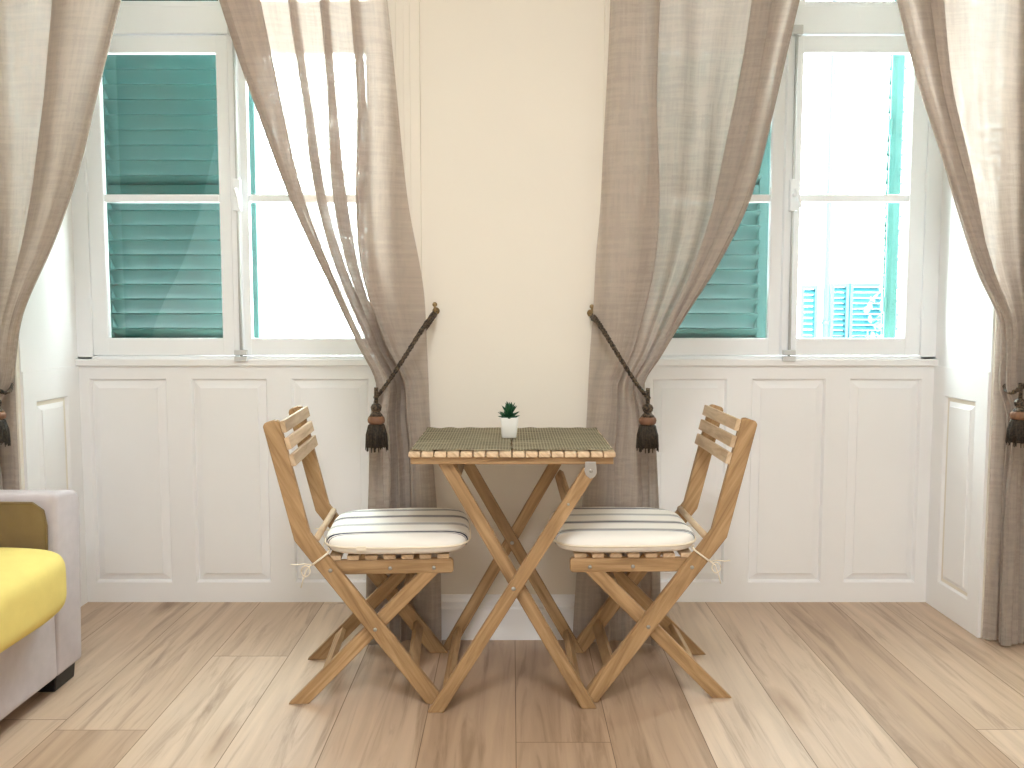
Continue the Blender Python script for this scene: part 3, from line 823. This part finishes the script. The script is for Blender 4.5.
# ------------------------------------------------------------------ folding chairs
def make_chair():
    r = empty('folding_chair', (0, 0, 0)); tag(r, 'x', 'chair', 'slatted wooden folding chairs')
    X = .40                                    # photo profile: x measured from the table, forward is minus
    f = lambda x, z: (X-x, z)
    post = [f(.644, .790), f(.567, .478), f(.1965, -.012)]
    for s in (-1, 1):
        L, R = foot_cut(*ribbon(post, .046))
        # round the top
        t0, t1 = L[0], R[0]; d = (Vector(post[0])-Vector(post[1])).normalized()
        bm = bmesh.new()
        arc = [t0-d*.004, t0+(t1-t0)*.10+d*.004, t0+(t1-t0)*.3+d*.006, t0+(t1-t0)*.85+d*.004, t1-d*.004]
        if s: pts = [tuple(p) for p in L[1:]] + [tuple(p) for p in reversed(R[1:])] + [tuple(p) for p in reversed(arc)]
        y = sorted((s*.168, s*.190))
        prism(bm, pts, *y)
        new_obj('back_post', bm, WOOD, r, grain=(.5, 0, -.86), bevel=.004, seg=3)
        L, R = foot_cut(*ribbon([f(.213, .380), f(.600, -.010)], .040))
        bm = bmesh.new(); y = sorted((s*.144, s*.165)); prism(bm, outline(L, R), *y)
        new_obj('leg', bm, WOOD, r, grain=(-.7, 0, -.71), bevel=.003)
        bm = bmesh.new(); y = sorted((s*.1665, s*.1445))
        y = sorted((s*.1425, s*.1225))
        y = (min(s*.166, s*.186), max(s*.166, s*.186)) if False else sorted((s*.1670, s*.1475))
        a, b = f(.500, 0)[0], f(.158, 0)[0]
        prism(bm, [(a, .366), (b-.006, .364), (b, .370), (b, .398), (b-.006, .405), (a, .405)], *y)
        rail = new_obj('seat_rail', bm, WOOD, r, grain=(1, 0, 0), bevel=.003)
        for c, yy in ((f(.333, .381), s*.1670), (f(.213, .380), s*.1670), (f(.4925, .385), s*.190), (f(.374, .217), s*.190), (f(.376, .300), s*.144)):
            if yy == s*.144: continue
            bolt(r, c, yy, .0055, -1 if s < 0 else 1)
    # legs sit inside the rails
    bm = bmesh.new()
    for k in range(7):
        x = f(.170+.0495*k, 0)[0]
        box(bm, x-.033, x, -.166, .166, .4055, .4175)
    new_obj('seat', bm, SLATW, r, grain=(0, 1, 0), bevel=.002)
    # backrest: three slats in front of the posts
    d = (Vector(post[0])-Vector(post[1])).normalized()
    nrm = Vector((d.y, -d.x))
    if nrm.x < 0: nrm = -nrm
    for k in range(3):
        c = Vector(post[0]) - d*(.018+.047*k) + nrm*(.023+.0065)
        M = Matrix(((nrm.x, 0, d.x, c.x), (0, 1, 0, 0), (nrm.y, 0, d.y, c.y), (0, 0, 0, 1)))
        bm = bmesh.new(); box(bm, -.0065, .0065, -.188, .188, -.0165, .0165, M)
        new_obj('back_slat', bm, SLATW, r, grain=(0, 1, 0), bevel=.002)
    # round rail between the posts, low stretchers
    bm = bmesh.new(); c = f(.532, .468); tube(bm, [(c[0], -.17, c[1]), (c[0], .17, c[1])], .0095, 14)
    new_obj('round_rail', bm, SLATW, r, grain=(0, 1, 0), smooth=True)
    c = f(.272, .094); bar('stretcher', (c[0], -.169, c[1]), (c[0], .169, c[1]), .034, .016, WOOD, r, (-.6, 0, .8))
    c = f(.512, .088); bar('stretcher', (c[0], -.145, c[1]), (c[0], .145, c[1]), .034, .016, WOOD, r, (.71, 0, .71))
    c = f(.285, .318); bar('stretcher', (c[0], -.145, c[1]), (c[0], .145, c[1]), .030, .014, WOOD, r, (.71, 0, .71))
    return r
ch = make_chair()
ch2 = copy_tree(ch)
ch.location = (-.415, 2.462, 0); ch.rotation_euler.z = math.radians(4)
ch2.location = (.402, 2.485, 0); ch2.rotation_euler.z = math.radians(180.5)
tag(ch, 'slatted wooden folding chair on the sofa side of the table, facing right'); tag(ch2, 'slatted wooden folding chair away from the sofa, facing left towards the table')

def make_cushion():
    r = empty('seat_cushion', (0, 0, 0)); tag(r, 'x', 'cushion', 'striped seat cushions on the chairs')
    hx, hy, hz, n = .204, .199, .026, 5
    bm = bmesh.new(); NU, NV = 64, 14; G = []
    for j in range(NV+1):
        ph = -PI/2 + PI*j/NV; c, s = math.cos(ph), math.sin(ph)
        cc = c**.17 if c > 1e-6 else 0; zz = math.copysign(abs(s)**.9, s)
        row = []
        for i in range(NU):
            th = 2*PI*i/NU; ct, st = math.cos(th), math.sin(th)
            q = (abs(ct)**n+abs(st)**n)**(-1/n)
            x, y = hx*q*ct*cc, hy*q*st*cc
            taper = 1 - .06*(x < 0)*abs(x)/hx
            z = hz*zz + (.004*(1-(x/hx)**2)*(1-(y/hy)**2) if zz > 0 else 0) + (.0008*math.sin(40*x)*math.cos(30*y) if zz > 0 else 0)
            if zz < 0: z *= 1.1
            row.append(bm.verts.new((x, y*taper, z)))
        G.append(row)
    for a, b in zip(G, G[1:]):
        for i in range(NU): 
            try: bm.faces.new((a[i], a[(i+1) % NU], b[(i+1) % NU], b[i]))
            except ValueError: pass
    bmesh.ops.remove_doubles(bm, verts=bm.verts[:], dist=1e-5)
    new_obj('cover', bm, STRIPE, r, smooth=True)
    # piping round the middle
    bm = bmesh.new(); path = []
    for i in range(NU+1):
        th = 2*PI*i/NU; ct, st = math.cos(th), math.sin(th); q = (abs(ct)**n+abs(st)**n)**(-1/n)
        path.append(((hx+.001)*q*ct, (hy+.001)*q*st*(1-.06*(ct < 0)*abs(q*ct)), -.002))
    tube(bm, path, .0032, 6, False); new_obj('piping', bm, CREAM, r, smooth=True)
    # tape ties at the back corners, round the posts
    for s in (-1, 1):
        bm = bmesh.new()
        xb, y0, y1 = -.103-.022, s*.165, s*.194
        # band lying square across the slanting post
        cen = Vector((-.204, -.030)); dd = Vector((.074, .098)).normalized()   # across-the-post direction is normal to this
        dx, dz = .0270*.80, .0270*.60
        P = [(-hx+.020, s*hy*.90, -.004), (cen[0]+dx, s*.150, cen[1]+dz)]
        ringp = [(cen[0]+dx, y0, cen[1]+dz), (cen[0]+dx, y1, cen[1]+dz), (cen[0]-dx, y1, cen[1]-dz), (cen[0]-dx, y0, cen[1]-dz), (cen[0]+dx, y0, cen[1]+dz)]
        tube(bm, ringp, .0028, 6); tube(bm, [P[0], (cen[0]+dx, y0, cen[1]+dz)], .0024, 6)
        k = Vector((cen[0]-dx-.003, y1-s*.003, cen[1]-dz))
        tube(bm, [k, k+Vector((-.012, s*.004, -.012)), k+Vector((-.022, s*.004, -.040)), k+Vector((-.028, s*.002, -.062))], .0016, 5)
        tube(bm, [k, k+Vector((-.018, s*.004, .004)), k+Vector((-.036, s*.006, .002)), k+Vector((-.052, s*.006, .004))], .0016, 5)
        lp = [k+Vector((-.014-.012*math.cos(t), s*.006, -.016+.015*math.sin(t))) for t in [2*PI*q/12 for q in range(13)]]
        tube(bm, lp, .0016, 5)
        new_obj('tie', bm, CREAM, r, smooth=True)
    bm = bmesh.new(); box(bm, -.105, -.080, -hy-.0042, -hy+.003, -.006, .004); new_obj('care_tag', bm, CREAM, r)
    return r
cu = make_cushion(); cu2 = copy_tree(cu)
def seat_on(chair, c, dx, dz):
    c.rotation_euler = chair.rotation_euler; a = chair.rotation_euler.z
    c.location = (chair.location.x+dx*math.cos(a), chair.location.y+dx*math.sin(a), dz)
seat_on(ch, cu, .085, .4485); seat_on(ch2, cu2, .085, .4485)
tag(cu, 'cream seat cushion with navy stripes on the chair nearer the sofa'); tag(cu2, 'cream seat cushion with navy stripes on the chair away from the sofa')

# ------------------------------------------------------------------ sofa
sf = empty('sofa', (-1.72, 1.5, 0)); tag(sf, 'lilac-grey sofa with a yellow seat cushion along the left wall', 'sofa')
def rbox(name, x0, x1, y0, y1, z0, z1, mat, bev, seg=4, smooth=True, parent=sf):
    bm = bmesh.new(); o = sf.location
    box(bm, x0-o.x, x1-o.x, y0-o.y, y1-o.y, z0, z1)
    ob = new_obj(name, bm, mat, parent, bevel=bev, seg=seg, smooth=smooth); return ob
SX = -1.285
rbox('base', -2.12, SX, .70, 2.338, .055, .300, SOFA, .012)
arm_bm = bmesh.new(); o = sf.location
def arm(y0, y1, name='arm'):
    bm = bmesh.new()
    m, q = (y0+y1)/2, .045
    pts = [(y0, .055)]
    inn = .020
    for k in range(7):
        a = PI - (PI/2)*k/6; pts.append((y0+inn+inn*math.cos(a), .575-inn+inn*math.sin(a)))
    for k in range(7):
        a = PI/2 - (PI/2)*k/6; pts.append((y1-q+q*math.cos(a), .568-q+q*math.sin(a)))
    pts.append((y1, .055))
    prism(bm, [(p[0]-o.y + .028*max(0, p[1]-.055)/.52, p[1]) for p in pts], -2.12-o.x, SX-o.x, 'x')
    return new_obj(name, bm, SOFA, sf, bevel=.012, seg=4, smooth=True)
far_arm = arm(2.334, 2.474); near_arm = arm(.54, .698)
# brown inner face with a piped edge
bm = bmesh.new()
pr = [(-2.0, .30), (SX-.020, .30), (SX-.014, .49), (SX-.022, .535), (SX-.05, .556), (-2.0, .560)]
prism(bm, [(p[0]-o.x, p[1]) for p in pr], 2.332-o.y, 2.344-o.y, 'y')
ip = tag(new_obj('arm_lining', bm, TAUPE, far_arm, bevel=.003), 'brown inner face of the arm')
bm = bmesh.new(); tube(bm, [(p[0]-o.x, 2.333-o.y, p[1]) for p in pr[1:]], .004, 8); new_obj('piping', bm, TAUPE, far_arm, smooth=True)
rbox('backrest', -2.16, -1.92, .70, 2.328, .30, .80, SOFA, .05)
bm = bmesh.new()
bmesh.ops.create_cube(bm, size=1)
bmesh.ops.subdivide_edges(bm, edges=bm.edges[:], cuts=5, use_grid_fill=True)
cx0, cx1, cy0, cy1, cz0, cz1 = -1.93, -1.188, 1.52, 2.336, .262, .452
for v in bm.verts:
    p = v.co*2
    n = 8.0; k = (abs(p.x)**n+abs(p.y)**n+abs(p.z)**n)**(1/n); 
    p = p/k*max(abs(p.x), abs(p.y), abs(p.z)) if k else p
    x = (cx0+cx1)/2+(cx1-cx0)/2*p.x; y = (cy0+cy1)/2+(cy1-cy0)/2*p.y; z = (cz0+cz1)/2+(cz1-cz0)/2*p.z
    if p.z > .5: z += .010*(1-p.x**2)*(1-p.y**2)
    v.co = (x-o.x, y-o.y, z)
sc_ = new_obj('seat_cushion', bm, YELLOW, sf, smooth=True); tag(sc_, 'yellow seat cushion')
md = sc_.modifiers.new('sub', 'SUBSURF'); md.levels = 2; md.render_levels = 2
c2 = sc_.copy(); COL.objects.link(c2); c2.location.y -= .806
for x in (SX-.075, -2.05):
    for y in (2.36, .58):
        bm = bmesh.new(); M = Matrix.Translation((x-o.x, y-o.y, 0))
        prism(bm, [(p[0]+x-o.x, p[1]) for p in ((-.03, .056), (-.024, 0), (.050, 0), (.056, .056))], y-o.y, y+.11-o.y, 'y')
        tag(new_obj('foot', bm, BLACK, sf, bevel=.004), 'black plastic foot')

# ------------------------------------------------------------------ light
w = bpy.data.worlds.new('World'); SC.world = w; w.use_nodes = True
bg = w.node_tree.nodes['Background']; bg.inputs['Color'].default_value = (.92, .975, 1.0, 1); bg.inputs['Strength'].default_value = 36.0
sun = bpy.data.lights.new('sun', 'SUN'); sun.energy = 12; sun.angle = .02; sun.color = (1, .97, .92)
so = bpy.data.objects.new('sun', sun); COL.objects.link(so); so.rotation_euler = (math.radians(48), 0, math.radians(-12))
def add_fill(loc, size, power, color):  # unseen area light added under the ceiling to fill the room, no fixture
    l = bpy.data.lights.new('fill_light', 'AREA'); l.shape = 'DISK'; l.size = size; l.energy = power; l.color = color
    ob = bpy.data.objects.new('fill_light', l); COL.objects.link(ob); ob.location = loc; return ob
add_fill((0, .3, 2.80), .7, 47, (.95, .98, 1))
add_fill((0, -1.5, 2.80), .7, 44, (.95, .98, 1))

vs = SC.view_settings
vs.view_transform = 'Standard'; vs.look = 'None'; vs.exposure = 0.06; vs.gamma = 1; vs.use_curve_mapping = False
SC.cycles.use_denoising = True
SC.cycles.max_bounces = 12; SC.cycles.diffuse_bounces = 7; SC.cycles.transparent_max_bounces = 24; SC.cycles.transmission_bounces = 10
SC.cycles.sample_clamp_indirect = 6
